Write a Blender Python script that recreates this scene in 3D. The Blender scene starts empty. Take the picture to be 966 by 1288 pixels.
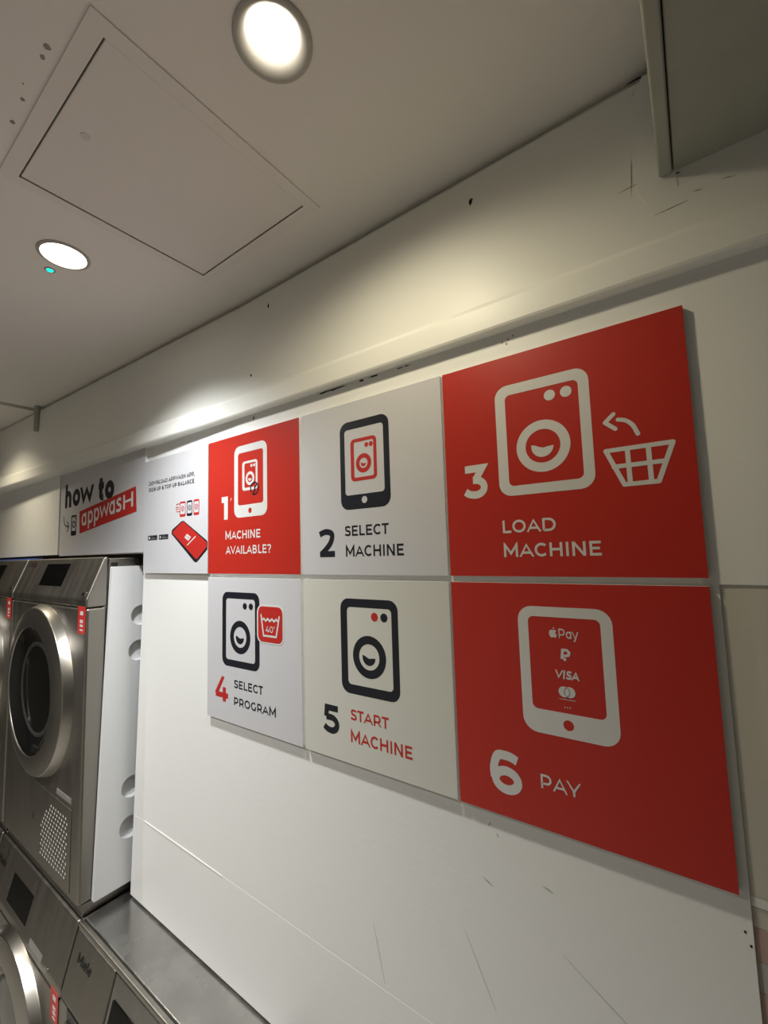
import bpy, bmesh, math, random
from mathutils import Vector, Matrix
random.seed(7)
S = bpy.context.scene
C = S.collection
H = 1.722                      # camera height above the floor; measured heights below are relative to it

# ------------------------------------------------------------------ camera
def make_camera():
    yaw, pitch, roll = [math.radians(a) for a in (54.298, 5.169, 1.7405)]
    f = Vector((math.sin(yaw)*math.cos(pitch), math.cos(yaw)*math.cos(pitch), math.sin(pitch)))
    r = f.cross(Vector((0, 0, 1))).normalized(); d = f.cross(r)
    r2 = math.cos(roll)*r + math.sin(roll)*d; d2 = -math.sin(roll)*r + math.cos(roll)*d
    cam = bpy.data.cameras.new('camera'); o = bpy.data.objects.new('camera', cam); C.objects.link(o)
    cam.sensor_fit = 'HORIZONTAL'; cam.sensor_width = 36.0; cam.lens = 36.0*546.1/966.0
    cam.clip_start = 0.02
    m = Matrix((r2, -d2, -f)).transposed().to_4x4(); m.translation = (0, 0, H)
    o.matrix_world = m
    S.camera = o
make_camera()

# ------------------------------------------------------------------ world, exposure
w = bpy.data.worlds.new('world'); S.world = w; w.use_nodes = True
w.node_tree.nodes['Background'].inputs[0].default_value = (0.05, 0.05, 0.05, 1)
w.node_tree.nodes['Background'].inputs[1].default_value = 0.3
S.view_settings.view_transform = 'Standard'; S.view_settings.look = 'None'
S.view_settings.gamma = 1.0; S.view_settings.use_curve_mapping = False
S.view_settings.exposure = 3.05
# downlights: (x, y, watts, colour, lens radius, recess depth, cone angle)
DOWNLIGHTS = [(0.290, 0.341, 1.0, (1.0, 0.89, 0.62), 0.0255, 0.012, 166),
              (0.280, 0.921, 5.0, (0.97, 1.0, 1.0), 0.034, 0.005, 126),
              (0.285, 2.080, 1.4, (1.0, 0.88, 0.64), 0.030, 0.012, 128),
              (-0.40, 1.250, 9.6, (1.0, 0.98, 0.94), 0.034, 0.005, 140),  # added fill lamp out of view, brightens the sign wall
              (-0.40, 2.080, 5.0, (1.0, 0.98, 0.94), 0.034, 0.005, 140)]  # second added fill lamp, unseen, for light from the far end

# ------------------------------------------------------------------ materials
def mat(name, col, rough=0.5, metal=0.0, noise=0.0, nscale=8.0, bump=0.0, bscale=60.0, rvar=0.0, emit=None, estr=0.0, stretch=None, spec=None, coat=0.0):
    m = bpy.data.materials.new(name); m.use_nodes = True
    nt = m.node_tree; b = nt.nodes['Principled BSDF']
    b.inputs['Base Color'].default_value = (*col, 1); b.inputs['Roughness'].default_value = rough
    b.inputs['Metallic'].default_value = metal
    if spec is not None: b.inputs['Specular IOR Level'].default_value = spec
    if coat: b.inputs['Coat Weight'].default_value = coat
    tc = nt.nodes.new('ShaderNodeTexCoord'); mp = nt.nodes.new('ShaderNodeMapping')
    nt.links.new(tc.outputs['Object'], mp.inputs[0])
    if stretch: mp.inputs['Scale'].default_value = stretch
    if noise or rvar:
        n = nt.nodes.new('ShaderNodeTexNoise'); n.inputs['Scale'].default_value = nscale; n.inputs['Detail'].default_value = 6
        nt.links.new(mp.outputs[0], n.inputs['Vector'])
        if noise:
            mx = nt.nodes.new('ShaderNodeMix'); mx.data_type = 'RGBA'
            mx.inputs[6].default_value = (*[c*(1-noise) for c in col], 1); mx.inputs[7].default_value = (*[min(1, c*(1+noise)) for c in col], 1)
            nt.links.new(n.outputs['Fac'], mx.inputs[0]); nt.links.new(mx.outputs[2], b.inputs['Base Color'])
        if rvar:
            mr = nt.nodes.new('ShaderNodeMapRange'); mr.inputs[1].default_value = .3; mr.inputs[2].default_value = .7
            mr.inputs[3].default_value = max(.02, rough-rvar); mr.inputs[4].default_value = rough+rvar
            nt.links.new(n.outputs['Fac'], mr.inputs[0]); nt.links.new(mr.outputs[0], b.inputs['Roughness'])
    if bump:
        n2 = nt.nodes.new('ShaderNodeTexNoise'); n2.inputs['Scale'].default_value = bscale; n2.inputs['Detail'].default_value = 4
        nt.links.new(mp.outputs[0], n2.inputs['Vector'])
        bp = nt.nodes.new('ShaderNodeBump'); bp.inputs['Strength'].default_value = bump; bp.inputs['Distance'].default_value = 0.002
        nt.links.new(n2.outputs['Fac'], bp.inputs['Height']); nt.links.new(bp.outputs[0], b.inputs['Normal'])
    if emit:
        b.inputs['Emission Color'].default_value = (*emit, 1); b.inputs['Emission Strength'].default_value = estr
    return m
M = {
 'paint_wall': mat('wall_gloss_paint', (.82, .815, .77), .45, noise=.03, nscale=3, bump=.12, bscale=9),
 'paint_board': mat('board_paint', (.84, .84, .825), .42, noise=.03, nscale=2.5, bump=.10, bscale=140),
 'paint_recess': mat('recess_paint', (.64, .615, .55), .5, noise=.05, nscale=6, bump=.1, bscale=140),
 'paint_ceiling': mat('ceiling_paint', (.80, .765, .72), .75, noise=.03, nscale=5, bump=.15, bscale=160),
 'hatch': mat('hatch_paint', (.76, .725, .68), .55, noise=.02, nscale=6, bump=.06, bscale=160),
 'lock_grey': mat('lock_grey', (.64, .60, .56), .5, noise=.03),
 'soffit': mat('soffit_grey_green', (.34, .35, .30), .22, noise=.10, nscale=30, bump=.1, bscale=220),
 'rail': mat('rail_painted_metal', (.36, .38, .32), .32, noise=.12, nscale=25),
 'caulk': mat('caulk', (.84, .83, .80), .4, noise=.03),
 'dark_hole': mat('dark_hole', (.012, .011, .010), .9, noise=.2),
 'grime': mat('grime', (.28, .26, .21), .7, noise=.3, nscale=40),
 'pink_panel': mat('dusty_pink_board', (.52, .38, .33), .3, noise=.06, nscale=20),
 'grey_band': mat('grey_band', (.50, .47, .45), .3, noise=.06, nscale=20),
 'opposite': mat('opposite_wall_paint', (.36, .35, .32), .6, noise=.05, nscale=4),
 'far': mat('far_wall_paint', (.10, .085, .07), .6, noise=.1, nscale=4),
 'floor': mat('floor_vinyl', (.52, .49, .44), .45, noise=.15, nscale=12),
 'red': mat('sign_red', (.48, .025, .015), .34, noise=.02, nscale=4),
 'sign_white': mat('sign_white', (.60, .595, .62), .36, noise=.015, nscale=4),
 'sign_white_warm_lit': mat('sign_white_warm_lit', (.64, .635, .58), .36, noise=.015, nscale=4),  # white sign face with the warm lamplight painted into its colour
 'print_white': mat('print_white', (.66, .655, .645), .42, noise=.01),
 'print_navy': mat('print_navy', (.010, .011, .018), .4, noise=.1),
 'print_red': mat('print_red', (.49, .024, .018), .4, noise=.02),
 'print_grey': mat('print_grey', (.22, .20, .21), .4, noise=.05),
 'edge_foam': mat('sign_edge_foam', (.84, .83, .82), .6, noise=.02),
 'steel': mat('brushed_steel', (.33, .312, .28), .40, 1.0, noise=.05, nscale=5, rvar=.04, stretch=(6, 1, 1)),
 'steel_dark': mat('dark_steel', (.29, .27, .24), .40, 1.0, noise=.05, nscale=5, rvar=.04),
 'steel_top': mat('lid_steel', (.42, .415, .40), .27, 1.0, noise=.22, nscale=16, rvar=.10, bump=.02, bscale=9),
 'chrome': mat('polished_trim', (.62, .60, .57), .2, 1.0, noise=.03),
 'ring': mat('door_ring_metal', (.42, .40, .37), .33, 1.0, noise=.04, nscale=20),
 'black_glass': mat('black_glass', (.006, .006, .006), .10, noise=.1, coat=.3),
 'black': mat('black_plastic', (.008, .008, .008), .35, noise=.1),
 'grey_plastic': mat('grey_plastic', (.030, .029, .028), .4, noise=.1),
 'perf': mat('perforation_glint', (.80, .78, .74), .5, 0, noise=.05),
 'white_plastic': mat('white_plastic', (.80, .81, .83), .35, noise=.02, nscale=4),
 'sticker': mat('sticker_red', (.55, .035, .03), .4, noise=.04),
 'logo_brown': mat('logo_brown', (.05, .018, .014), .5, noise=.05),
 'display': mat('display_black', (.004, .004, .004), .22, noise=.1, spec=.12),
 'label_silver': mat('label_silver', (.22, .21, .205), .4, noise=.15, nscale=60),
 'trim_ring': mat('downlight_trim', (.42, .40, .36), .45, noise=.02),
 'blue': mat('blue_strip', (.05, .12, .55), .4, noise=.05),
 'led': mat('led_green', (.0, .3, .25), .4, emit=(.0, 1.0, .62), estr=.35),
 'lens1': mat('lens_warm', (1, .95, .85), .4, emit=(1.0, .93, .80), estr=2.2),
 'lens2': mat('lens_neutral', (1, .97, .92), .4, emit=(1.0, .97, .92), estr=2.2),
}

# ------------------------------------------------------------------ builders
def obj(name, me, m, parent=None):
    o = bpy.data.objects.new(name, me); C.objects.link(o)
    if m is not None and not me.materials: me.materials.append(M[m])
    if parent is not None: o.parent = parent
    return o
def pyd(verts, faces, name='mesh'):
    me = bpy.data.meshes.new(name); me.from_pydata([tuple(v) for v in verts], [], faces); me.update()
    return me
def recalc(me):
    bm = bmesh.new(); bm.from_mesh(me); bmesh.ops.recalc_face_normals(bm, faces=bm.faces); bm.to_mesh(me); bm.free()
    return me
def bevel(o, wd, seg=2, ang=35):
    for p in o.data.polygons: p.use_smooth = True
    b = o.modifiers.new('bevel', 'BEVEL'); b.width = wd; b.segments = seg; b.limit_method = 'ANGLE'; b.angle_limit = math.radians(ang); b.harden_normals = True
    return o
def box(x0, x1, y0, y1, z0, z1):
    v = [(x, y, z) for x in (x0, x1) for y in (y0, y1) for z in (z0, z1)]
    f = [(0, 1, 3, 2), (4, 6, 7, 5), (0, 4, 5, 1), (2, 3, 7, 6), (0, 2, 6, 4), (1, 5, 7, 3)]
    return pyd(v, f)
def prism(poly, axis, a0, a1):
    """extrude a closed 2D polygon along an axis: 'x' -> poly is (y,z), 'y' -> (x,z), 'z' -> (x,y)"""
    n = len(poly)
    def P(p, a): return {'x': (a, p[0], p[1]), 'y': (p[0], a, p[1]), 'z': (p[0], p[1], a)}[axis]
    v = [P(p, a0) for p in poly] + [P(p, a1) for p in poly]
    f = [tuple(range(n-1, -1, -1)), tuple(range(n, 2*n))] + [(i, (i+1) % n, n+(i+1) % n, n+i) for i in range(n)]
    return recalc(pyd(v, f))
def shape(loops, z0, z1):
    """flat shape with holes (even-odd), extruded from z0 to z1 in local z"""
    cu = bpy.data.curves.new('c', 'CURVE'); cu.dimensions = '2D'; cu.fill_mode = 'BOTH'; cu.extrude = (z1-z0)/2
    for lp in loops:
        sp = cu.splines.new('POLY'); sp.points.add(len(lp)-1)
        for p, q in zip(sp.points, lp): p.co = (q[0], q[1], 0, 1)
        sp.use_cyclic_u = True
    o = bpy.data.objects.new('c', cu)
    me = bpy.data.meshes.new_from_object(o)
    bpy.data.objects.remove(o); bpy.data.curves.remove(cu)
    for v in me.vertices: v.co.z += (z0+z1)/2
    return me
def rrect(x0, y0, x1, y1, r, n=6):
    out = []
    for cx, cy, a in ((x1-r, y1-r, 0), (x0+r, y1-r, 90), (x0+r, y0+r, 180), (x1-r, y0+r, 270)):
        for i in range(n+1):
            t = math.radians(a+90*i/n); out.append((cx+r*math.cos(t), cy+r*math.sin(t)))
    return out
def circ(cx, cy, r, n=40, ry=None):
    ry = ry or r
    return [(cx+r*math.cos(2*math.pi*i/n), cy+ry*math.sin(2*math.pi*i/n)) for i in range(n)]
def lathe(prof, n=64, axis='z', c=(0, 0, 0), cap=False):
    v, f = [], []
    for r, z in prof:
        for i in range(n):
            t = 2*math.pi*i/n; v.append((c[0]+r*math.cos(t), c[1]+r*math.sin(t), c[2]+z))
    for k in range(len(prof)-1):
        for i in range(n):
            j = (i+1) % n; f.append((k*n+i, k*n+j, (k+1)*n+j, (k+1)*n+i))
    if cap: f.append(tuple((len(prof)-1)*n+i for i in range(n)))
    me = pyd(v, f)
    return me
def smooth(o, ang=40):
    o.data.set_sharp_from_angle(angle=math.radians(ang))
    for p in o.data.polygons: p.use_smooth = True
    return o
def empty(name, loc, label=None, cat=None, group=None, front=False):
    """an Empty at the thing's base; front=True turns local x to the viewer's right along the wall, y up, z out of the wall"""
    o = bpy.data.objects.new(name, None); C.objects.link(o); o.empty_display_size = .05
    if front:
        m = Matrix(((0, 0, -1), (-1, 0, 0), (0, 1, 0))).to_4x4(); m.translation = loc; o.matrix_world = m
    else: o.location = loc
    return tag(o, label, cat, group)
def tag(o, label=None, cat=None, group=None, kind=None):
    if label: o['label'] = label
    if cat: o['category'] = cat
    if group: o['group'] = group
    if kind: o['kind'] = kind
    return o

# ------------------------------------------------------------------ stroke lettering
def arc(cx, cy, rx, ry, a0, a1, n=14):
    return [(cx+rx*math.cos(math.radians(a0+(a1-a0)*i/n)), cy+ry*math.sin(math.radians(a0+(a1-a0)*i/n))) for i in range(n+1)]
def crom(p, n=6):
    q = [p[0]]+list(p)+[p[-1]]; out = []
    for i in range(1, len(q)-2):
        a, b, c, d = [Vector(t) for t in q[i-1:i+3]]
        for k in range(n):
            t = k/n
            v = .5*((2*b)+(c-a)*t+(2*a-5*b+4*c-d)*t*t+(3*b-a-3*c+d)*t**3); out.append((v.x, v.y))
    return out+[tuple(p[-1])]
def stroke(pts, h, closed=False, ext=0.0, lim=.35):
    """outline of a line of half-width h as quads"""
    P = []
    for p in pts:
        if not P or (Vector(p)-P[-1]).length > 1e-7*max(1, h/.01): P.append(Vector(p))
    if closed and (P[0]-P[-1]).length < 1e-7: P.pop()
    if not closed and ext:
        P[0] = P[0]+(P[0]-P[1]).normalized()*ext; P[-1] = P[-1]+(P[-1]-P[-2]).normalized()*ext
    n = len(P); L, R_ = [], []
    for i in range(n):
        a = P[i-1] if (closed or i > 0) else None; b = P[(i+1) % n] if (closed or i < n-1) else None
        d1 = (P[i]-a).normalized() if a is not None else None; d2 = (b-P[i]).normalized() if b is not None else None
        if d1 is None: d1 = d2
        if d2 is None: d2 = d1
        n1 = Vector((-d1.y, d1.x)); n2 = Vector((-d2.y, d2.x)); m = n1+n2
        if m.length < 1e-4: m = n1
        m.normalize(); k = h/max(lim, m.dot(n1))
        L.append(P[i]+m*k); R_.append(P[i]-m*k)
    quads = []
    for i in range(n if closed else n-1):
        j = (i+1) % n; quads.append([R_[i], R_[j], L[j], L[i]])
    return quads
def glyph(ch, h):
    """(list of (points, closed, ext), advance) in a 700-unit cap height; lower case has a 530-unit x height"""
    t = 700-h; b = h; l = 85+h; e = 30
    G = {
     'A': ([([(60, 0), (375, 700-h*.4), (690, 0)], 0, h), ([(165, 215), (585, 215)], 0, 0)], 750),
     'B': ([([(l, b), (l, t), (400, t)]+arc(400, (t+365)/2, 165-h*.4, (t-365)/2, 90, -90, 8)+[(l, 365)], 0, 0), ([(l, 365), (430, 365)]+arc(430, (365+b)/2, 185-h*.4, (365-b)/2, 90, -90, 8)+[(l, b)], 0, 0)], 760),
     'C': ([(arc(405, 350, 355-h, 350-h, 45, 315, 20), 0, 0)], 730),
     'D': ([([(l, b), (l, t), (400, t)]+arc(400, 350, 370-h, 350-h, 90, -90, 14)+[(l, b)], 0, 0)], 825),
     'E': ([([(600, t), (l, t), (l, b), (610, b)], 0, 0), ([(l, 355), (550, 355)], 0, 0)], 660),
     'G': ([(arc(405, 350, 355-h, 350-h, 45, 325, 20)+[(690-h, 130), (690-h, 360)], 0, 0)], 775),
     'H': ([([(l, 0), (l, 700)], 0, 0), ([(715-h, 0), (715-h, 700)], 0, 0), ([(l, 355), (715-h, 355)], 0, 0)], 800),
     'I': ([([(l, 0), (l, 700)], 0, 0)], 170+2*h),
     'L': ([([(l, 700), (l, b), (560, b)], 0, 0)], 585),
     'M': ([([(l, 0), (l, 650), (470, 190), (855-h, 650), (855-h, 0)], 0, 0), ([(l, 0), (l, 700)], 0, 0), ([(855-h, 0), (855-h, 700)], 0, 0)], 940),
     'N': ([([(l, 0), (l, 700)], 0, 0), ([(l, 680), (715-h, 20)], 0, 0), ([(715-h, 0), (715-h, 700)], 0, 0)], 800),
     'O': ([(arc(420, 350, 370-h, 350-h, 0, 352.8, 28), 1, 0)], 840),
     'P': ([([(l, 0), (l, t), (390, t)]+arc(390, (t+245)/2, 270-h, (t-245)/2, 90, -90, 10)+[(l, 245)], 0, 0)], 720),
     'R': ([([(l, 0), (l, t), (390, t)]+arc(390, (t+250)/2, 270-h, (t-250)/2, 90, -90, 10)+[(l, 250)], 0, 0), ([(430, 250), (620, 0)], 0, h)], 735),
     'S': ([(crom([(545, 575), (460, t-25), (320, t), (160, t-40), (105+h*.6, 520), (180, 400), (330, 350), (480, 300), (550-h*.6, 190), (480, b+30), (310, b), (160, b+30), (70, 125)]), 0, 0)], 615),
     'T': ([([(15, t), (575, t)], 0, 0), ([(295, 0), (295, t)], 0, 0)], 590),
     'U': ([([(l, 700), (l, 300)]+arc((l+705-h)/2, 300, (705-h-l)/2, 300-h, 180, 360, 12)+[(705-h, 700)], 0, 0)], 785),
     'V': ([([(45, 700), (360, h*.4), (675, 700)], 0, h)], 720),
     'W': ([([(50, 700), (300, h*.4), (560, 690), (820, h*.4), (1070, 700)], 0, h)], 1120),
     'Y': ([([(40, 700), (335, 240)], 0, h), ([(630, 700), (335, 240)], 0, h), ([(335, 0), (335, 270)], 0, 0)], 670),
     '?': ([(crom([(70, 590), (180, t-15), (300, t), (440, t-40), (480-h*.4, 510), (400, 390), (310, 300), (290, 200)]), 0, 0), ([(290, 0), (290, 2*h)], 0, 0)], 570),
     '&': ([(crom([(620, 330), (520, 130), (300, b), (110, 160), (200, 350), (400, 480), (420, 600), (320, t), (210, 590), (300, 420), (640, 20)]), 0, 0)], 700),
     ',': ([([(120, 2*h), (80, -130)], 0, 0)], 230), '.': ([([(110, 0), (110, 2*h)], 0, 0)], 220), ' ': ([], 290),
     '0': ([(arc(330, 350, 285-h, 350-h, 0, 352.8, 28), 1, 0)], 660),
     '1': ([([(20, t), (230+h, t)], 0, 0), ([(230, 0), (230, t)], 0, 0)], 400),
     '2': ([(crom([(60, 565), (170, t-20), (300, t), (450, t-40), (510-h*.3, 500), (430, 350), (280, 200), (110, b)], 6), 0, 0), ([(60, b), (570, b)], 0, 0)], 610),
     '3': ([([(65, t), (470, t), (300, 385)], 0, 0), ([(245, 385)]+arc(300, (385+b)/2, 245-h*.6, (385-b)/2, 85, -100, 14)+crom([(262, b+2), (150, b+26), (58, b+82)], 4)[1:], 0, 0)], 600),
     '4': ([([(400, 700), (90, 195)], 0, h*.4), ([(50, 170), (650, 170)], 0, 0), ([(470, 0), (470, 400)], 0, 0)], 690),
     '5': ([([(540, t), (150, t), (125, 395)], 0, 0), ([(125, 395), (280, 395)]+arc(300, (395+b)/2, 250-h*.6, (395-b)/2, 85, -100, 14)+crom([(262, b+2), (150, b+26), (55, b+82)], 4)[1:], 0, 0)], 600),
     '6': ([(arc(335, 225, 265-h*.7, 225-h, 0, 352.8, 28), 1, 0), (crom([(550, 575), (455, t-14), (350, t), (180, 600), (75+h*.3, 400), (80+h*.3, 220)]), 0, 0)], 640),
     'a': ([(arc(275, 265, 240-h, 265-h, 0, 352.8, 24), 1, 0), ([(515-h, 0), (515-h, 530)], 0, 0)], 590),
     'p': ([(arc(315, 265, 240-h, 265-h, 0, 352.8, 24), 1, 0), ([(75+h, -190), (75+h, 530)], 0, 0)], 590),
     'o': ([(arc(290, 265, 260-h, 265-h, 0, 352.8, 24), 1, 0)], 580),
     'h': ([([(70+h, 0), (70+h, 740)], 0, 0), ([(70+h, 280)]+arc(295, 285, 225-h, 245-h, 180, 0, 12)+[(520-h, 0)], 0, 0)], 580),
     'w': ([([(45, 530), (200, h*.4), (400, 520), (600, h*.4), (755, 530)], 0, h)], 800),
     't': ([([(160, 660), (160, 180)]+arc(160+120, 180, 120, 180-h, 180, 285, 8), 0, 0), ([(20, 530-h), (340, 530-h)], 0, 0)], 375),
     's': ([(crom([(430, 430), (330, 530-h), (220, 530-h), (105, 400), (230, 285), (360, 230), (400, 130), (310, b), (180, b), (40, 90)]), 0, 0)], 480),
     'y': ([([(30, 530), (270, 20)], 0, h), ([(510, 530), (230, -120), (110, -150)], 0, 0)], 540),
     'i': ([([(75+h, 0), (75+h, 530)], 0, 0), ([(75+h, 620), (75+h, 620+2*h)], 0, 0)], 150+2*h),
     'l': ([([(75+h, 0), (75+h, 740)], 0, 0)], 150+2*h),
     'e': ([([(70, 270), (510-h, 270)]+arc(290, 265, 255-h, 265-h, 0, 310, 20)[1:], 0, 0)], 570),
     '°': ([(arc(150, 590, 90, 90, 0, 350, 14), 1, 0)], 300),
    }
    return G[ch]
def text_quads(s, h, track=0):
    """quads of a whole line in 700-unit space and the ink extent"""
    x = 0; quads = []
    for ch in s:
        st, adv = glyph(ch, h)
        for si, (pts, closed, ext) in enumerate(st):
            hh = h*.45 if ch == '°' else h
            for q in stroke(pts, hh, bool(closed), ext):
                qq = []
                for v in q:
                    y = v.y
                    if ext: y = min(700 if ch not in 'wy' else 530, max(0, y))
                    qq.append((v.x+x, y, si*4e-5))
                quads.append(qq)
        x += adv+track
    xs = [p[0] for q in quads for p in q]
    return quads, min(xs), max(xs)
def text(name, s, parent, m, bl, br, cap, z, weight=.185, up=None, xcap=700):
    """lettering fitted between bl and br (baseline ink ends, metres, panel space); cap = height of xcap units"""
    quads, x0, x1 = text_quads(s, 700*weight/2)
    bl, br = Vector(bl), Vector(br); ex = (br-bl)/(x1-x0); ey = (Vector(up) if up else Vector((0, 1)))*(cap/xcap)
    v, f = [], []
    for k, q in enumerate(quads):
        for p in q:
            c = bl+ex*(p[0]-x0)+ey*p[1]; v.append((c.x, c.y, z+p[2]))
        f.append(tuple(range(4*k, 4*k+4)))
    return obj(name, pyd(v, f), m, parent)
def strokes(name, lst, h, parent, m, z, rnd=True):
    v, f = [], []; z0 = z
    for pts, closed in lst:
        z0 += 3e-5; z = z0
        segs = [list(sg) for sg in zip(pts, list(pts[1:])+([pts[0]] if closed else []))] if rnd else None
        for q in ([stroke(sg, h)[0] for sg in segs] if rnd else stroke(pts, h, closed)):
            if rnd: z0 += 4e-6; z = z0
            n = len(v); v += [(p.x, p.y, z) for p in q]; f.append((n, n+1, n+2, n+3))
        if rnd:
            for c in (pts if closed else (pts[0], pts[-1], *pts[1:-1])):
                z0 += 5e-6; z = z0
                n = len(v); v += [(p[0], p[1], z) for p in circ(c[0], c[1], h, 16)]; f.append(tuple(range(n, n+16)))
    return obj(name, pyd(v, f), m, parent)

# ================================================================== THE ROOM
YMIN, YMAX, XL = -1.9, 4.3, -1.35
def st(o): return tag(o, kind='structure')
st(obj('floor', box(XL, 1.35, YMIN, YMAX, -.05, 0), 'floor'))
st(obj('wall_left', box(XL-.1, XL, YMIN, YMAX, 0, 2.6), 'opposite'))
st(obj('wall_front', box(XL-.1, 1.35, YMIN-.1, YMIN, 0, 2.6), 'opposite'))
st(obj('wall_back', box(XL-.1, 1.35, YMAX, YMAX+.1, 0, 2.6), 'far'))
st(obj('wall_service', box(1.25, 1.35, YMIN, YMAX, 0, 2.6), 'far'))
ZC = H+.57
# ceiling with the opening of the access hatch
HX0, HX1, HY0, HY1 = .1755, .4725, .4840, .7735
ceil = st(obj('ceiling', shape([[(XL, YMIN), (1.3, YMIN), (1.3, 1.967), (XL, 1.967)], [(HX0, HY0), (HX1, HY0), (HX1, HY1), (HX0, HY1)]] +
     [circ(x, y, .039, 40) for x, y, *_ in DOWNLIGHTS if y < 1.967], ZC, ZC+.03), 'paint_ceiling'))
obj('ceiling_board', shape([[(XL, 1.971), (1.3, 1.971), (1.3, YMAX), (XL, YMAX)], circ(.285, 2.08, .039, 40), circ(-.40, 2.08, .039, 40)], ZC-.010, ZC+.03), 'paint_ceiling', ceil)
obj('ceiling_void', box(XL, 1.3, YMIN, YMAX, ZC+.12, ZC+.14), 'far', ceil)
# dropped soffit at the near right end, with its metal edge rail
ZS = H+.4185
bevel(obj('soffit', box(XL, .60, YMIN, -.0093, ZS, ZC+.02), 'soffit', ceil), .002)
bevel(obj('edge_rail', box(XL, .566, -.0085, .0045, ZS-.0035, ZC+.01), 'rail', ceil), .0025)
# wall: swept profile of the painted upper part with its bottom moulding
def off(y):
    T = [(-3, 0), (.8, 0), (1.14, -.013), (1.62, -.030), (1.97, -.043), (2.4, -.060), (3.2, -.068), (6, -.068)]
    for (a, p), (b, q) in zip(T, T[1:]):
        if a <= y <= b: return p+(q-p)*(y-a)/(b-a)
    return 0
prof = [(.60, .585), (.5900, .5725), (.5760, .5555), (.5730, .5520), (.5722, .548), (.571, .53), (.5665, .352), (.5655, .346), (.5605, .338), (.5598, .332), (.5598, .3055), (.5612, .3025), (.5640, .3020), (.66, .3020), (.66, .585)]
ys = [YMIN+.02, -.6, 0, .5, .8, .97, 1.14, 1.38, 1.62, 1.8, 1.97, 2.2, 2.4, 2.8, 3.2, YMAX]
v, f = [], []
for y in ys:
    for X, z in prof: v.append((X+off(y), y, z+H))
n = len(prof)
for i in range(len(ys)-1):
    for k in range(n):
        j = (k+1) % n; f.append((i*n+k, i*n+j, (i+1)*n+j, (i+1)*n+k))
f += [tuple(range(n)), tuple(range((len(ys)-1)*n, len(ys)*n))[::-1]]
wall = st(obj('wall_right', recalc(pyd(v, f)), 'paint_wall')); smooth(wall, 16)
# boards below the moulding: polygons in (y, z), front face at XB
XB = .578
def board(name, poly, m='paint_board', x0=XB, th=.012):
    o = obj(name, prism([(y, z+H) for y, z in poly], 'x', x0, x0+th), m, wall); return bevel(o, .0006, 2)
board('wall_board', [(1.225, .305), (1.221, -.04), (1.241, -.475), (1.250, -.6615), (-.0145, -.6705), (-.0145, -.0455), (-1.85, -.05), (-1.85, .305)])
board('wall_board', [(1.250, -.6620), (1.259, -.862), (-.0145, -.862), (-.0145, -.6710)])
board('wall_board', [(1.83, .305), (1.83, .018), (1.205, .014), (1.205, .305)], x0=.5795)
board('wall_board', [(YMAX, .305), (YMAX, .022), (1.815, .022), (1.815, .305)], x0=.566)
board('recessed_board', [(.0, -.04), (.0, -.350), (-1.85, -.352), (-1.85, -.04)], 'paint_recess', .5800)
board('ledge_strip', [(-.0140, -.3485), (-.0140, -.3590), (-1.85, -.3600), (-1.85, -.3495)], 'paint_board', .5800, .03)
board('shelf_back_board', [(-.0140, -.3600), (-.0140, -.3785), (-1.85, -.3785), (-1.85, -.3600)], 'paint_recess', .5815)
board('shelf_back_board', [(-.0, -.3785), (-.0, -.410), (-1.85, -.411), (-1.85, -.3785)], 'pink_panel', .5815)
board('shelf_back_board', [(-.0, -.410), (-.0, -.438), (-1.85, -.439), (-1.85, -.411)], 'grey_band', .5815)
board('shelf_back_board', [(-.0, -.438), (-.0, -.86), (-1.85, -.86), (-1.85, -.439)], 'pink_panel', .5815)
board('wall_board', [(-.002, -.6), (-.002, -1.70), (-1.85, -1.70), (-1.85, -.6)], x0=.612)
obj('backing', box(.606, .612, -1.85, 1.2, H-.86, H+.305), 'far', wall)
# caulk bead in the horizontal board joint
obj('caulk_bead', prism([(1.19, -.6608+H), (1.19, -.6634+H), (.98, -.6650+H), (.86, -.6648+H), (.98, -.6630+H)], 'x', XB-.0012, XB+.002), 'caulk', wall)
# marks on the wall: holes, chips, cracks and scuffs
def blob(cy, cz, ry, rz, X, m='dark_hole', nm='hole', n=9, jag=.35, rot=0):
    pts = []
    for i in range(n):
        t = 2*math.pi*i/n; k = 1+random.uniform(-jag, jag)
        a, b = ry*k*math.cos(t), rz*k*math.sin(t)
        pts.append((cy+a*math.cos(rot)-b*math.sin(rot), cz+a*math.sin(rot)+b*math.cos(rot)+H))
    obj(nm, prism(pts, 'x', X-.0004, X+.001), m, wall)
UW = lambda z: .5665+(.0045*(z-.352)/(.178)) if z > .352 else .5600
blob(.2352, .5115, .0030, .0058, UW(.511)+.0000); blob(.2335, .5140, .0022, .0032, UW(.514))
blob(.693, .520, .0018, .0052, UW(.52)); blob(.6915, .5165, .0012, .0022, UW(.5165)); blob(.746, .3825, .0022, .0026, UW(.3825))
blob(.634, .405, .0022, .0030, UW(.405), 'caulk', 'paint_drip'); blob(.634, .419, .0007, .014, UW(.419), 'caulk', 'paint_drip')
blob(.752, .2925, .0016, .0042, XB)
for y0, dy, dz in ((.515, .030, .0016), (.545, .012, .0012), (.455, .006, .0016), (.428, .010, .0013), (.375, .007, .0012), (.36, .004, .001)):
    blob(y0, .2985, dy, dz, XB, nm='chip', n=14, jag=.5)
for y0, z0 in ((.202, .287), (.193, .289), (.186, .292), (.196, .283)): blob(y0, z0, .0011, .0016, XB, 'grime', 'chip')
for y0, z0 in ((-.0075, -.3845), (-.0115, -.396)): blob(y0, z0, .0011, .0011, XB, 'dark_hole', 'hole')
blob(.020, .455, .0007, .0009, UW(.455)); blob(.004, .44, .0009, .0012, UW(.44))
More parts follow.
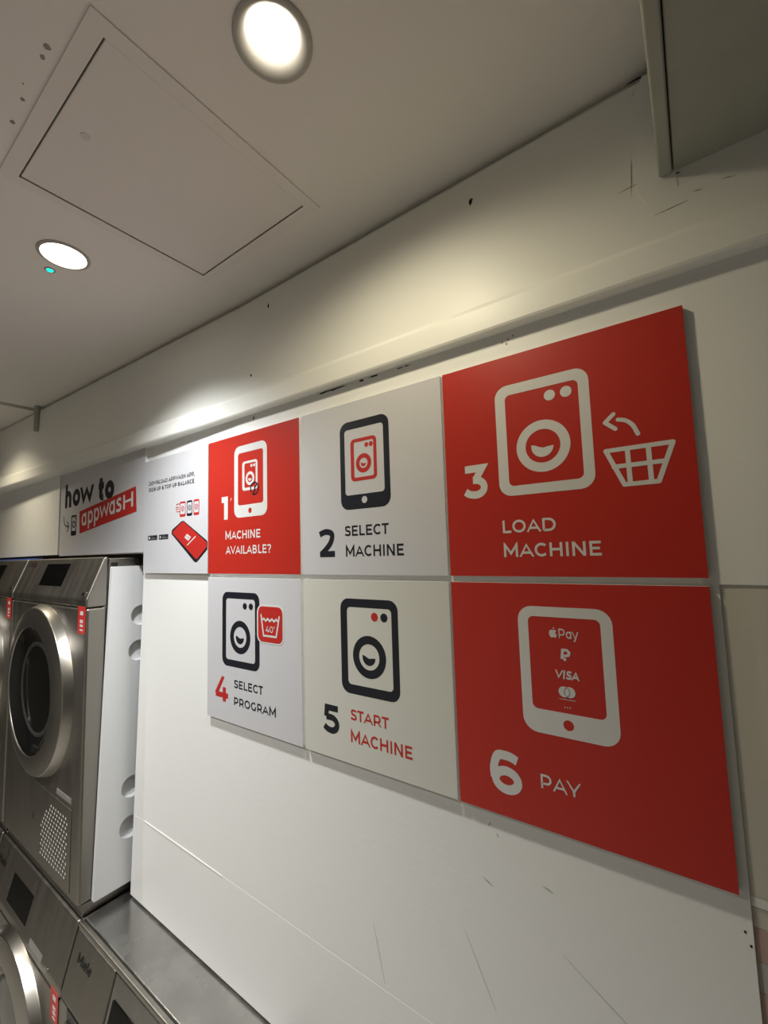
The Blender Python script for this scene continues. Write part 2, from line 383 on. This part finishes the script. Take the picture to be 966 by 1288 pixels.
def scratch(a, b, wd, X0, m='grime'):
    (y0, z0), (y1, z1) = a, b; d = Vector((y1-y0, z1-z0)).normalized()*wd; nx = (-d.y, d.x)
    obj('scratch', prism([(y0, z0+H), ((y0+y1)/2+nx[0], (z0+z1)/2+nx[1]+H), (y1, z1+H), ((y0+y1)/2-nx[0], (z0+z1)/2-nx[1]+H)], 'x', X0-.0003, X0+.001), m, wall)
scratch((.028, .5600), (.007, .5590), .0008, .5745, 'dark_hole')
scratch((.047, .421), (.0235, .4235), .0004, UW(.42)); scratch((.03, .455), (.033, .405), .0004, UW(.42))
scratch((-.010, .4145), (-.016, .4140), .0008, UW(.41), 'dark_hole'); scratch((-.025, .385), (-.034, .383), .0006, UW(.385)); scratch((-.05, .386), (-.062, .383), .0005, UW(.385))
scratch((.012, .375), (-.02, .377), .0005, UW(.375))
scratch((.27, -.44), (.255, -.447), .0006, XB); scratch((.19, -.42), (.176, -.424), .0006, XB); scratch((.30, -.52), (.26, -.60), .0002, XB)
scratch((.17, -.49), (.08, -.545), .0002, XB); scratch((.255, -.366), (.258, -.372), .0007, XB); scratch((.248, -.377), (.244, -.382), .0004, XB)
scratch((.46, -.58), (.44, -.66), .0002, XB)
scratch((.022, .545), (.020, .50), .0007, UW(.5)-.0012)
scratch((.012, .54), (.016, .47), .0006, UW(.5)-.0012)
scratch((.016, .49), (.012, .43), .0009, UW(.5)-.0012)
scratch((.008, .53), (.0065, .44), .0009, UW(.5)-.0012)
# patch of filler next to the soffit rail and the small bracket by the ceiling joint
bm_pts = [(.028, .470), (.024, .528), (.012, .552), (-.012, .55), (-.012, .398), (-.06, .402), (-.05, .388), (.014, .383), (.026, .41)]
obj('filler_patch', prism([(y, z+H) for y, z in bm_pts], 'x', .5672, .574), 'paint_wall', wall)
o = obj('bracket', lathe([(.0001, -.052), (.007, -.052), (.009, -.046), (.009, .042)], 20, c=(.523, 1.930, H+.527)), 'rail', wall); smooth(o)

# ceiling flecks
for (x, y, r) in ((.142, .544, .0038), (.143, .560, .0032), (.144, .635, .0028), (.1455, .680, .0030), (.139, .612, .0012), (.118, .655, .001)):
    pts = [(x+r*random.uniform(.5, 1.2)*math.cos(t*.8), y+r*random.uniform(.5, 1.2)*math.sin(t*.8)) for t in range(8)]
    obj('fleck', prism([(a, b) for a, b in pts], 'z', ZC-.0004, ZC+.001), 'grime', ceil)

# ================================================================== ACCESS HATCH
hx, hy = (HX0+HX1)/2, (HY0+HY1)/2
t = empty('access_hatch', (hx, hy, ZC), 'square grey access hatch flush in the ceiling between the two downlights', 'hatch')
t.location = (hx, hy, ZC); a, b = (HX1-HX0)/2, (HY1-HY0)/2
bevel(obj('frame', shape([[(-a-.020, -b-.0195), (a+.0185, -b-.0195), (a+.0185, b+.016), (-a-.020, b+.016)], [(-a, -b), (a, -b), (a, b), (-a, b)]], -.0016, .02), 'hatch', t), .0008)
d = obj('door', box(-a+.0022, a-.0007, -b+.0012, b-.0006, .0002, .014), 'hatch', t); bevel(d, .0015)
obj('lock', lathe([(.0001, -.0006), (.0058, -.0006), (.0062, .001)], 24, c=(.210-hx, .629-hy, 0)), 'lock_grey', d)
obj('shadow_gap_back', box(-a-.01, a+.01, -b-.01, b+.01, .03, .034), 'far', t)

# ================================================================== DOWNLIGHTS
def downlight(x, y, watts, col, rl, rec, cone, label, lens, ro, shallow):
    z = ZC if y < 1.967 else ZC-.010
    t = empty('downlight', (x, y, z), label, 'downlight', 'recessed ceiling downlights')
    o = obj('trim', lathe([(.0395, .001), (ro, .0005), (ro, -.0016), (ro-.002, -.0030), (ro-.0055, -.0030), (rl+.004, .004 if not shallow else -.0015), (rl, rec)], 56), 'trim_ring', t); smooth(o, 50)
    obj('lens', lathe([(rl+.0005, rec), (rl*.6, rec-.001), (.0005, rec-.0015)], 40, cap=True), lens, t)
    o = obj('can', lathe([(.038, 0), (.038, .09), (.001, .09)], 32), 'far', t)
    L = bpy.data.lights.new('downlight_beam', 'SPOT'); L.energy = watts; L.color = col; L.spot_size = math.radians(cone); L.spot_blend = 1.0
    L.shadow_soft_size = .026
    l = bpy.data.objects.new('beam', L); C.objects.link(l); l.parent = t; l.location = (0, 0, -.006)
    return t
LB = ['round recessed downlight with a wide dull trim, at the top of the picture', 'bright recessed downlight with a thin trim, beside the small green light', 'recessed warm downlight farthest along the ceiling, over the stacked machines', 'unseen fill downlight added across the aisle, nearer the camera', 'unseen fill downlight added across the aisle, farther away']
for i, (x, y, wt, col, rl, rec, cone) in enumerate(DOWNLIGHTS):
    downlight(x, y, wt, col, rl, rec, cone, LB[i], 'lens1' if i in (0, 2) else 'lens2', .0435 if i in (0, 2) else .0415, i not in (0, 2))
t = empty('indicator_light', (.279, .990, ZC), 'tiny green indicator light on the ceiling beside the bright downlight', 'light')
smooth(obj('bezel', lathe([(.0095, .0005), (.0095, -.0008), (.0085, -.0014), (.0060, -.0014), (.0055, -.0006)], 32), 'trim_ring', t))
smooth(obj('led', lathe([(.0056, -.0006), (.0048, -.0018), (.0025, -.0026), (.0002, -.0028)], 24), 'led', t))

# ================================================================== SIGNS
PX = .570; PT = XB-PX                      # front face, thickness
LZ = PT+.0002
ZT, ZB = -.0382+H, -.3469+H                # bottoms of the two rows
def sign(label, yl, zb, m, w=.300, h=.300, name='instruction_sign'):
    t = empty(name, (XB, yl, zb), label, 'sign', 'instruction signs on the wall', front=True)
    o = obj('foam_core', box(0, w, 0, h, 0, PT-.0006), 'edge_foam', t)
    obj('face', box(0, w, 0, h, PT-.0006, PT), m, t)
    return t
def phone_icon(t, m, out, inn, ro, ri, home, hr, nm='phone_icon'):
    return obj(nm, shape([rrect(*out, ro), rrect(*inn, ri), circ(*home, hr, 28)], PT-.0004, LZ), m, t)
def machine_icon(t, m, out, inn, ro, ri, dots, dr, ring, r1, r2, dotm=None, z=LZ, nm='machine_icon'):
    fr = obj(nm, shape([rrect(*out, ro), rrect(*inn, ri)], PT-.0004, z), m, t)
    for k, c in enumerate(dots): obj('dot', shape([circ(*c, dr, 24)], PT-.0004, z), (dotm[k] if dotm else m), fr)
    obj('drum_ring', shape([circ(*ring, r1, 48), circ(*ring, r2, 40)], PT-.0004, z), m, fr)
    k = r2*.64; cx, cy = ring[0]-r2*.02, ring[1]-r2*.03
    wv = crom([(cx-k, cy+.24*k), (cx-.66*k, cy+.17*k), (cx-.28*k, cy-.02*k), (cx+.12*k, cy-.13*k), (cx+.5*k, cy-.06*k), (cx+k, cy-.03*k)], 4)
    obj('water', shape([wv+[(cx+k*math.cos(math.radians(q)), cy+.02*k+k*1.0*math.sin(math.radians(q))) for q in range(-10, -172, -12)]], PT-.0004, z), m, fr)
    return fr
mm = lambda *a: tuple(x/1000 for x in a)
MW, PAIR = .150, None

# 1 machine available
t = sign('red square sign reading 1 MACHINE AVAILABLE?, second from the left in the upper row', .9052, ZT, 'red')
phone_icon(t, 'print_white', mm(97, 119, 206, 274), mm(110, 145, 194, 258), .017, .006, mm(151, 132), .0058)
machine_icon(t, 'print_white', mm(125, 175, 176, 238), mm(132.5, 181, 170, 233), .007, .003, [mm(156, 226.5), mm(165, 226.5)], .0034, mm(151, 200), .0145, .0085)
strokes('tap_symbol', [(arc(.166, .177, .0125, .0125, 250, 570, 24), False), ([mm(161, 165.5), mm(168, 176), mm(166, 178), mm(173, 184)], False)], .0015, t, 'print_navy', LZ+.0002)
text('number', '1', t, 'print_white', mm(51, 118), mm(74, 118), .051, LZ, .26)
strokes('tick', [([mm(84, 159), mm(87, 164)], False)], .0009, t, 'print_white', LZ)
text('caption', 'MACHINE', t, 'print_white', mm(66, 74), mm(184, 74), .0175, LZ)
text('caption', 'AVAILABLE?', t, 'print_white', mm(66, 42), mm(217, 42), .0175, LZ)
# 2 select machine
t = sign('pale grey square sign reading 2 SELECT MACHINE with a dark phone symbol', .5982, ZT, 'sign_white')
phone_icon(t, 'print_navy', mm(97, 111, 203, 265), mm(107.5, 136, 191.5, 251), .017, .006, mm(149, 126), .0060)
machine_icon(t, 'print_red', mm(121, 159, 177, 232.5), mm(128.5, 165, 170.5, 226.5), .008, .003, [mm(156, 219), mm(165.5, 219)], .0042, mm(149, 188.5), .0165, .0088)
text('number', '2', t, 'print_navy', mm(42, 31), mm(80, 31), .050, LZ, .21)
text('caption', 'SELECT', t, 'print_navy', mm(104, 66), mm(197, 66), .0175, LZ)
text('caption', 'MACHINE', t, 'print_navy', mm(105.5, 31), mm(224.5, 31), .0185, LZ)
# 3 load machine
t = sign('red square sign reading 3 LOAD MACHINE with a laundry basket symbol', .2942, ZT, 'red')
machine_icon(t, 'print_white', mm(80, 107, 200, 259), mm(94, 120, 187.5, 245), .017, .007, [mm(153, 232.5), mm(173, 232.5)], .0070, mm(140.5, 168), .034, .0220)
text('number', '3', t, 'print_white', mm(27, 108), mm(66, 108), .048, LZ, .22)
text('caption', 'LOAD', t, 'print_white', mm(81.5, 57.5), mm(150.5, 57.5), .0170, LZ, .178)
text('caption', 'MACHINE', t, 'print_white', mm(81.5, 25.5), mm(200.5, 25.5), .0175, LZ, .178)
strokes('arrow', [([mm(224, 192), mm(214.5, 183.5), mm(225, 174)], False), (crom([mm(228.5, 184.5), mm(236, 182), mm(243, 175), mm(247.5, 164)], 6), False)], .0024, t, 'print_white', LZ)
strokes('basket', [([mm(213, 149), mm(280, 149), mm(264, 107), mm(230, 107)], True), ([mm(235.5, 149), mm(236, 107)], False), ([mm(256.5, 149), mm(257, 107)], False), ([mm(220.5, 129), mm(272.5, 129)], False)], .0026, t, 'print_white', LZ)
# 4 select program
t = sign('pale square sign reading 4 SELECT PROGRAM with a red wash tub badge', .9052, ZB, 'sign_white')
machine_icon(t, 'print_navy', mm(55, 115, 180, 270), mm(68.5, 129, 166, 256.5), .017, .007, [mm(133, 242), mm(153, 242)], .0068, mm(117, 177.5), .034, .0212)
obj('badge_border', shape([rrect(*mm(172.5, 173, 253, 248), .016)], PT-.0004, LZ+.0002), 'print_white', t)
bd = obj('badge', shape([rrect(*mm(176.5, 176, 249, 245), .013)], PT-.0004, LZ+.0004), 'print_red', t)
zig = [mm(188+i*6.2, 219+(2.6 if i % 2 else -2.0)) for i in range(9)]
strokes('wash_tub', [([mm(186, 228), mm(193.5, 188), mm(231, 188), mm(240, 227)], False), (zig, False)], .0019, bd, 'print_white', LZ+.0006, True)
text('temperature', '40°', bd, 'print_white', mm(200, 195), mm(227, 195), .0125, LZ+.0006, .14)
text('number', '4', t, 'print_red', mm(29, 39.5), mm(76, 39.5), .0515, LZ, .21)
text('caption', 'SELECT', t, 'print_navy', mm(97, 73), mm(190, 73), .0165, LZ)
text('caption', 'PROGRAM', t, 'print_navy', mm(97, 38), mm(227.5, 38), .0165, LZ)
# 5 start machine
t = sign('white square sign, warm light painted into its colour, reading 5 START MACHINE with a red dot', .5982, ZB, 'sign_white_warm_lit')
machine_icon(t, 'print_navy', mm(90, 113, 209, 269), mm(104.5, 128, 196.5, 255), .017, .007, [mm(163, 241), mm(182, 241)], .0070, mm(150, 176), .034, .0208, ['print_red', 'print_navy'])
text('number', '5', t, 'print_navy', mm(45, 39), mm(82, 39), .0475, LZ, .22)
text('caption', 'START', t, 'print_red', mm(108, 70.5), mm(185.5, 70.5), .0172, LZ)
text('caption', 'MACHINE', t, 'print_red', mm(107.5, 35), mm(227.5, 35), .0188, LZ)
# 6 pay
t = sign('red square sign reading 6 PAY with a white phone showing payment logos', .2942, ZB, 'red')
ph = phone_icon(t, 'print_white', mm(95, 115, 206, 271), mm(108, 144, 193, 258.5), .018, .007, mm(150, 130), .0062)
text('number', '6', t, 'print_white', mm(46, 28), mm(88.5, 28), .054, LZ, .215)
text('caption', 'PAY', t, 'print_white', mm(112.5, 48.5), mm(159.5, 48.5), .0168, LZ, .155)
ap = [mm(138.0, 242.3), mm(139.4, 242.7), mm(140.6, 243.2), mm(141.9, 242.6), mm(142.5, 241.6), mm(141.3, 240.4), mm(141.2, 238.6), mm(142.9, 237.1), mm(142.2, 235.0), mm(140.8, 233.3), mm(139.3, 233.9), mm(138.0, 233.9), mm(136.5, 233.3), mm(134.9, 234.6), mm(133.7, 237.4), mm(133.8, 240.3), mm(135.0, 242.5), mm(136.6, 243.0)]
obj('payment_logo', shape([ap], PT-.0004, LZ), 'print_white', ph)
obj('payment_logo', shape([[mm(138.2, 243.5), mm(138.6, 245.2), mm(140.3, 246.6), mm(140.1, 244.7)]], PT-.0004, LZ), 'print_white', ph)
text('payment_logo', 'Pay', ph, 'print_white', mm(145.2, 233.5), mm(168, 233.5), .0115, LZ, .145)
strokes('payment_logo', [([mm(147.3, 208.5), mm(148.6, 219.5), mm(153.5, 219.5), mm(156, 217.0), mm(155, 213.5), mm(149.5, 212)], False), ([mm(150.2, 206.5), mm(151, 210)], False)], .0016, ph, 'print_white', LZ, False)
text('payment_logo', 'VISA', ph, 'print_white', mm(137, 184.5), mm(166, 184.5), .0105, LZ, .24, up=(.12, 1))
for cx in (147.2, 153.8): obj('payment_logo', shape([circ(*mm(cx, 169.3), .0064, 32)], PT-.0004, LZ if cx < 150 else LZ+.0002), 'print_white', ph)
strokes('payment_logo', [(arc(.1538, .1693, .0064, .0064, 120, 240, 12), False), (arc(.1472, .1693, .0064, .0064, -60, 60, 12), False)], .0003, ph, 'print_grey', LZ+.0004, False)
strokes('payment_logo', [([mm(141, 160.4), mm(160, 160.4)], False)], .0003, ph, 'print_white', LZ, False)
for cx in (147, 150, 153): obj('payment_dot', shape([circ(*mm(cx, 151), .0007, 10)], PT-.0004, LZ), 'print_white', ph)
# download sign
t = sign('pale square sign reading DOWNLOAD APPWASH APP with a red smartphone picture', 1.2074, ZT, 'sign_white')
text('caption', 'DOWNLOAD APPWASH APP,', t, 'print_navy', mm(24, 231.5), mm(244, 231.5), .0108, LZ, .215)
text('caption', 'SIGN UP & TOP UP BALANCE', t, 'print_navy', mm(24, 214.5), mm(242, 214.5), .0106, LZ, .215)
for (x0, x1, m) in ((178.5, 205.5, 'print_red'), (210.5, 234.5, 'print_navy'), (240, 264, 'print_red')):
    p = obj('phone_icon', shape([rrect(*mm(x0, 137, x1, 174.5), .004), rrect(*mm(x0+2.6, 143.5, x1-2.6, 170), .0015)], PT-.0004, LZ), m, t)
    strokes('phone_mark', [(circ(*mm((x0+x1)/2, 157), .0058, 16), True), ([mm((x0+x1)/2-2.5, 155), mm((x0+x1)/2+2.5, 159)], False)], .0010, p, 'print_red' if m == 'print_red' else 'print_navy', LZ, False)
strokes('sheet_icon', [([mm(178, 170), mm(164, 170), mm(164, 165)], False), ([mm(160, 162), mm(175, 162)], False), ([mm(160, 157.5), mm(175, 157.5)], False), ([mm(164, 154), mm(164, 151), mm(178, 151)], False)], .0009, t, 'print_red', LZ, False)
big = [mm(142.5, 97), mm(142.5, 104), mm(147, 109), mm(187, 126), mm(194, 127), mm(201, 125), mm(295, 76), mm(299, 72), mm(298.5, 55), mm(257, 26.5), mm(250, 25.5), mm(244, 28)]
p = obj('smartphone_picture', shape([big], PT-.0004, LZ), 'print_navy', t)
sc = [mm(147.5, 99), mm(149, 104), mm(189, 123.5), mm(194, 124.5), mm(199, 123.5), mm(296, 71), mm(296.5, 61), mm(259, 34.5), mm(254, 33), mm(248, 36)]
obj('screen', shape([sc], PT-.0004, LZ+.0002), 'print_red', p)
obj('screen_logo', shape([[mm(202, 86), mm(213, 94.5), mm(231, 86), mm(220, 77)], [mm(209, 86), mm(214, 89.5), mm(223, 85.5), mm(218, 81.5)]], PT-.0004, LZ+.0004), 'print_white', p)
obj('screen_logo', shape([circ(*mm(216, 85.6), .0028, 16)], PT-.0004, LZ+.0004), 'print_white', p)
strokes('screen_text', [([mm(215, 67), mm(251, 87)], False)], .0014, p, 'print_white', LZ+.0004, False)
for (x0, x1) in ((23.5, 71), (80.5, 126.5)):
    bdg = obj('store_badge', shape([rrect(*mm(x0, 85.5, x1, 98), .002)], PT-.0004, LZ), 'print_navy', t)
    obj('badge_symbol', shape([circ(*mm(x0+8, 91.5), .0036, 16)] if x0 < 50 else [[mm(x0+5, 95.5), mm(x0+5, 87.5), mm(x0+12, 91.5)]], PT-.0004, LZ+.0002), 'print_white', bdg)
    strokes('badge_text', [([mm(x0+17, 93.6), mm(x0+33, 93.6)], False)], .0006, bdg, 'print_grey', LZ+.0002, False)
    strokes('badge_text', [([mm(x0+17, 89.4), mm(x0+42, 89.4)], False)], .0012, bdg, 'print_grey', LZ+.0002, False)
# how-to header sign
t = sign('wide white header sign reading how to appwash above the stacked machines', 1.812, H+.0175, 'sign_white', .604, .2855, 'header_sign')
text('heading', 'how', t, 'print_navy', mm(40, 164), mm(276, 164), .0585, LZ, .235, xcap=530)
text('heading', 'to', t, 'print_navy', mm(310, 164), mm(419, 164), .0570, LZ, .275, xcap=530)
bn = obj('banner', shape([[mm(167, 143), mm(554, 184), mm(561, 113), mm(173, 70.5)]], PT-.0004, LZ+.0002), 'print_red', t)
text('banner_text', 'appwas', bn, 'print_white', mm(188, 92), mm(470, 122.0), .041, LZ+.0004, .165, up=(-.03, 1), xcap=530)
text('banner_text', 'H', bn, 'print_white', mm(481, 123.2), mm(541, 129.5), .042, LZ+.0004, .165, up=(-.03, 1))
ic = obj('phone_icon', shape([rrect(*mm(99, 66, 144, 135), .007), rrect(*mm(106, 82, 138, 128), .003)], PT-.0004, LZ), 'print_navy', t)
obj('drum_ring', shape([circ(*mm(122, 104), .0125, 28), circ(*mm(122, 104), .0070, 24)], PT-.0004, LZ), 'print_navy', ic)
strokes('phone_mark', [([mm(124, 123), mm(134, 124)], False)], .0018, ic, 'print_navy', LZ, False)
strokes('arrow', [(crom([mm(31, 136), mm(36, 118), mm(50, 103), mm(78, 99)], 6), False), ([mm(66, 116), mm(80, 99), mm(68, 83)], False)], .0022, t, 'print_navy', LZ)

# ================================================================== MACHINES
MWID = .603
def slantP(x, s, Lz, top, dX, dz):          # point on the slanted fascia: s = distance down from its top edge
    L = math.hypot(dX, dz); return (x, top-dz*s/L, Lz+dX*s/L)
def fascia_quad(x0, x1, s0, s1, P, lift=.0012, th=.004):
    """a plate lying on the slanted fascia"""
    top, dX, dz = P; L = math.hypot(dX, dz); nz, ny = dz/L, dX/L
    v = []
    for e in (-th, lift):
        for (x, s) in ((x0, s0), (x1, s0), (x1, s1), (x0, s1)):
            v.append((x, top-dz*s/L+ny*e, -dX+dX*s/L+nz*e))
    return recalc(pyd(v, [(0, 3, 2, 1), (4, 5, 6, 7), (0, 1, 5, 4), (1, 2, 6, 5), (2, 3, 7, 6), (3, 0, 4, 7)]))
def fascia_text(nm, s, parent, m, x0, x1, sb, cap, P, weight=.17):
    quads, a, b = text_quads(s, 700*weight/2); top, dX, dz = P; L = math.hypot(dX, dz)
    v, f = [], []
    for k, q in enumerate(quads):
        for p in q:
            x = x0+(x1-x0)*(p[0]-a)/(b-a); sd = sb-p[1]*cap/740
            v.append((x, top-dz*sd/L+dX/L*.0018, -dX+dX*sd/L+dz/L*.0018))
        f.append(tuple(range(4*k, 4*k+4)))
    return obj(nm, pyd(v, f), m, parent)
def round_door(t, cx, cy):
    ring = obj('door_ring', lathe([(.2415, 0), (.2410, .003), (.2330, .0215), (.2315, .0232), (.2290, .0240), (.183, .0330), (.1795, .0330), (.1770, .0310), (.174, .024)], 96, c=(cx, cy, 0)), 'ring', t); smooth(ring, 17)
    g = obj('door_glass', lathe([(.1775, .0305), (.172, .0280), (.160, .0200), (.135, .0120), (.125, .0110), (.10, .0125), (.05, .015), (.0005, .016)], 72, c=(cx, cy, 0)), 'black_glass', t); smooth(g)
    smooth(obj('glass_rim', lathe([(.133, .0118), (.130, .0140), (.124, .0140), (.121, .0115)], 64, c=(cx, cy, 0)), 'grey_plastic', g))
    bevel(obj('door_catch', box(cx+.02, cx+.055, cy-.166, cy-.148, .010, .024), 'black', ring), .002)
def stacked_machine(label, xf, yl, z0, height, dX, dz, upper, name):
    t = empty(name, (xf, yl, z0), label, 'laundry machine', 'stacked laundry machines', front=True)
    hb = height-dz; W = MWID; D = .68
    bevel(obj('casing', prism([(.003, -.040), (hb-.02, -.040), (height-.004, -dX-.012), (height-.004, -D), (.003, -D)], 'x', .002, W-.002), 'steel_dark', t), .003)
    # prism gives (x, y, z) = (a, p0, p1): p0 is height, p1 is depth
    bevel(obj('front_panel', prism([(0, 0), (hb-.0225, 0), (hb-.0225, -.0495), (0, -.0495)], 'x', 0, W), 'steel', t), .007, 4)
    cp = bevel(obj('control_panel', prism([(hb-.0205, .0005), (hb, .0005), (height, -dX), (height, -dX-.0095), (hb-.0205, -.0495)], 'x', 0, W), 'steel', t), .0055, 4, 15)
    P = (height, dX, dz)
    if upper:
        obj('display', fascia_quad(.208, .392, .018, .086, P), 'display', cp)
        fascia_text('maker_name', 'Miele', cp, 'logo_brown', .045, .108, .028, .018, P)
        bevel(obj('button', fascia_quad(.568, .590, .098, .109, P, .004), 'chrome', cp), .001)
    else:
        obj('display', fascia_quad(.176, .338, .045, .112, P), 'display', cp)
        fascia_text('maker_name', 'Miele', cp, 'black', .030, .095, .060, .018, P)
        o = obj('label', fascia_quad(.388, .480, .117, .1325, P, .0006), 'label_silver', cp)
        bevel(obj('button', fascia_quad(.507, .528, .122, .130, P, .003), 'chrome', cp), .001)
    round_door(t, W/2, .474 if upper else .470)
    if upper:
        fl = bevel(obj('service_flap', box(.285, .552, .012, .211, 0, .0022), 'steel', t), .0015)
        obj('lock', box(.276, .283, .106, .122, 0, .0015), 'black', t)
        v, f = [], []
        for r in range(13):
            for c in range(11):
                x = .352+c*.0170+(.0085 if r % 2 else 0); y = .182-r*.0118
                if x-.352 < (.06-(.182-y))*.9 or (x-.352) > .20: continue
                n = len(v); v += [(x+.0036*math.cos(k*math.pi/3), y+.0036*math.sin(k*math.pi/3), .0026) for k in range(6)]; f.append(tuple(range(n, n+6)))
        tag(obj('perforation', pyd(v, f), 'perf', fl), kind='stuff')
        o = obj('label', box(.448, .548, .222, .236, 0, .0008), 'label_silver', t)
        for x in (.456, .507): obj('label_print', box(x, x+.032, .2245, .2335, .0008, .0011), 'label_silver', o)
    st_y = .651 if upper else .640
    k = bevel(obj('sticker', box(W-.050, W-.003, st_y, st_y+.070, 0, .0012), 'sticker', t), .001)
    for (y0, y1) in ((.008, .012), (.018, .024), (.028, .036), (.048, .058)): obj('sticker_print', box(W-.034, W-.016, st_y+y0, st_y+y1, .0012, .0015), 'print_white', k)
    if upper: bevel(obj('hinge_block', box(W-.003, W+.0005, height-.030, height-.016, -.073, -.057), 'black', t), .001)
    else: bevel(obj('stacking_frame', box(.004, W-.004, height, height+.029, -dX-.63, -dX-.010), 'steel_dark', t), .002)
    return t
XFU, XFL = .4695, .4385
for k, (yl, wh) in enumerate(((1.894, 'nearer'), (2.506, 'farther'))):
    u = stacked_machine('upper steel dryer of the %s stack, perforated flap at its foot' % wh if k == 0 else 'upper steel machine of the farther stack, cut off by the left picture edge', XFU, yl, H-.841, .849, .040, .110, True, 'tumble_dryer')
    l = stacked_machine('lower steel washer of the %s stack, black display on its sloping panel' % wh if k == 0 else 'lower steel washer of the farther stack, almost hidden at the left edge', XFL, yl, 0, H-.872, .034, .126, False, 'washing_machine')
# blue strip lying on top of the far dryer
tag(bevel(obj('blue_strip', box(.545, .565, 1.95, 2.45, H+.008, H+.013), 'blue'), .001), 'thin blue strip lying along the top of the farther dryer', 'strip')

# single washer in the foreground, its back under the boards
def single_washer():
    yl = 1.2865; Z1 = H-.868; height = Z1-.014; dX, dz = .034, .124; W = .603; D = .68
    t = empty('washing_machine', (XFL, yl, 0), 'single steel washer in front, its bare lid running under the white wall', 'laundry machine', front=True)
    hb = height-dz; P = (height, dX, dz)
    bevel(obj('casing', prism([(0, -.02), (hb-.05, -.02), (height-.004, -dX-.02), (height-.004, -D), (0, -D)], 'x', .002, W-.002), 'steel_dark', t), .003)
    bevel(obj('front_panel', prism([(0, 0), (hb-.002, 0), (hb-.002, -.04), (0, -.04)], 'x', 0, W), 'steel', t), .005, 3)
    cp = bevel(obj('control_panel', prism([(hb, -.001), (height, -dX-.001), (height, -dX-.012), (hb, -.04)], 'x', .201, W), 'steel_top', t), .004, 3, 15)
    obj('display', fascia_quad(.2165, .42, .041, .118, P), 'display', cp)
    dr = bevel(obj('detergent_drawer', prism([(hb, .001), (height, -dX+.001), (height, -dX-.012), (hb, -.04)], 'x', .001, .199), 'steel', t), .004, 3, 15)
    fascia_text('maker_name', 'Miele', dr, 'black', .038, .108, .052, .020, P)
    hd = obj('drawer_recess', box(.045, .110, hb-.030, hb-.004, -.001, .0012), 'black', dr)
    bevel(obj('drawer_grip', box(.045, .110, hb-.036, hb-.028, 0, .006), 'chrome', dr), .002)
    obj('trim_groove', box(.001, W-.001, height-.002, Z1-.003, -dX-.05, -dX-.004), 'black', t)
    bevel(obj('lid', box(.0, W, height+.001, Z1, -D, -dX-.012), 'steel_top', t), .003, 3)
    bevel(obj('front_trim', box(.0, W, height+.000, Z1-.001, -dX-.0105, -dX+.001), 'steel', t), .0035, 3)
    round_door(t, W/2, .44)
    return t
single_washer()

# white panel with finger recesses between dryer and wall
def side_panel():
    t = empty('side_panel', (.50, 1.2890, H-.868), 'white panel with round recesses standing between the dryer and the wall boards', 'panel')
    ox, oz = .50, H-.868
    L = [(.5215, -.0215), (.5240, -.0190), (.80, -.019), (.80, -.8400), (.4990, -.8400)]
    holes = [(.6000, -.1555), (.5950, -.2500), (.5850, -.603), (.5820, -.703)]
    m = shape([[(x-ox, z+H-oz) for x, z in L]]+[circ(x-ox, z+H-oz, .0275, 36) for x, z in holes], -.0062, .0062)
    m.transform(Matrix(((1, 0, 0, 0), (0, 0, -1, 0), (0, 1, 0, 0), (0, 0, 0, 1))))
    m.transform(Matrix.Translation((0, -.0075, 0)))
    bevel(obj('sheet', m, 'white_plastic', t), .0012, 2)
    for x, z in holes:
        c = lathe([(.0275, -.0125), (.0265, .0), (.0005, .0)], 36); c.transform(Matrix(((1, 0, 0, 0), (0, 0, 1, 0), (0, 1, 0, 0), (0, 0, 0, 1))))
        c.transform(Matrix.Translation((x-ox, -.0010, z+H-oz))); smooth(obj('finger_recess', c, 'white_plastic', t))
side_panel()
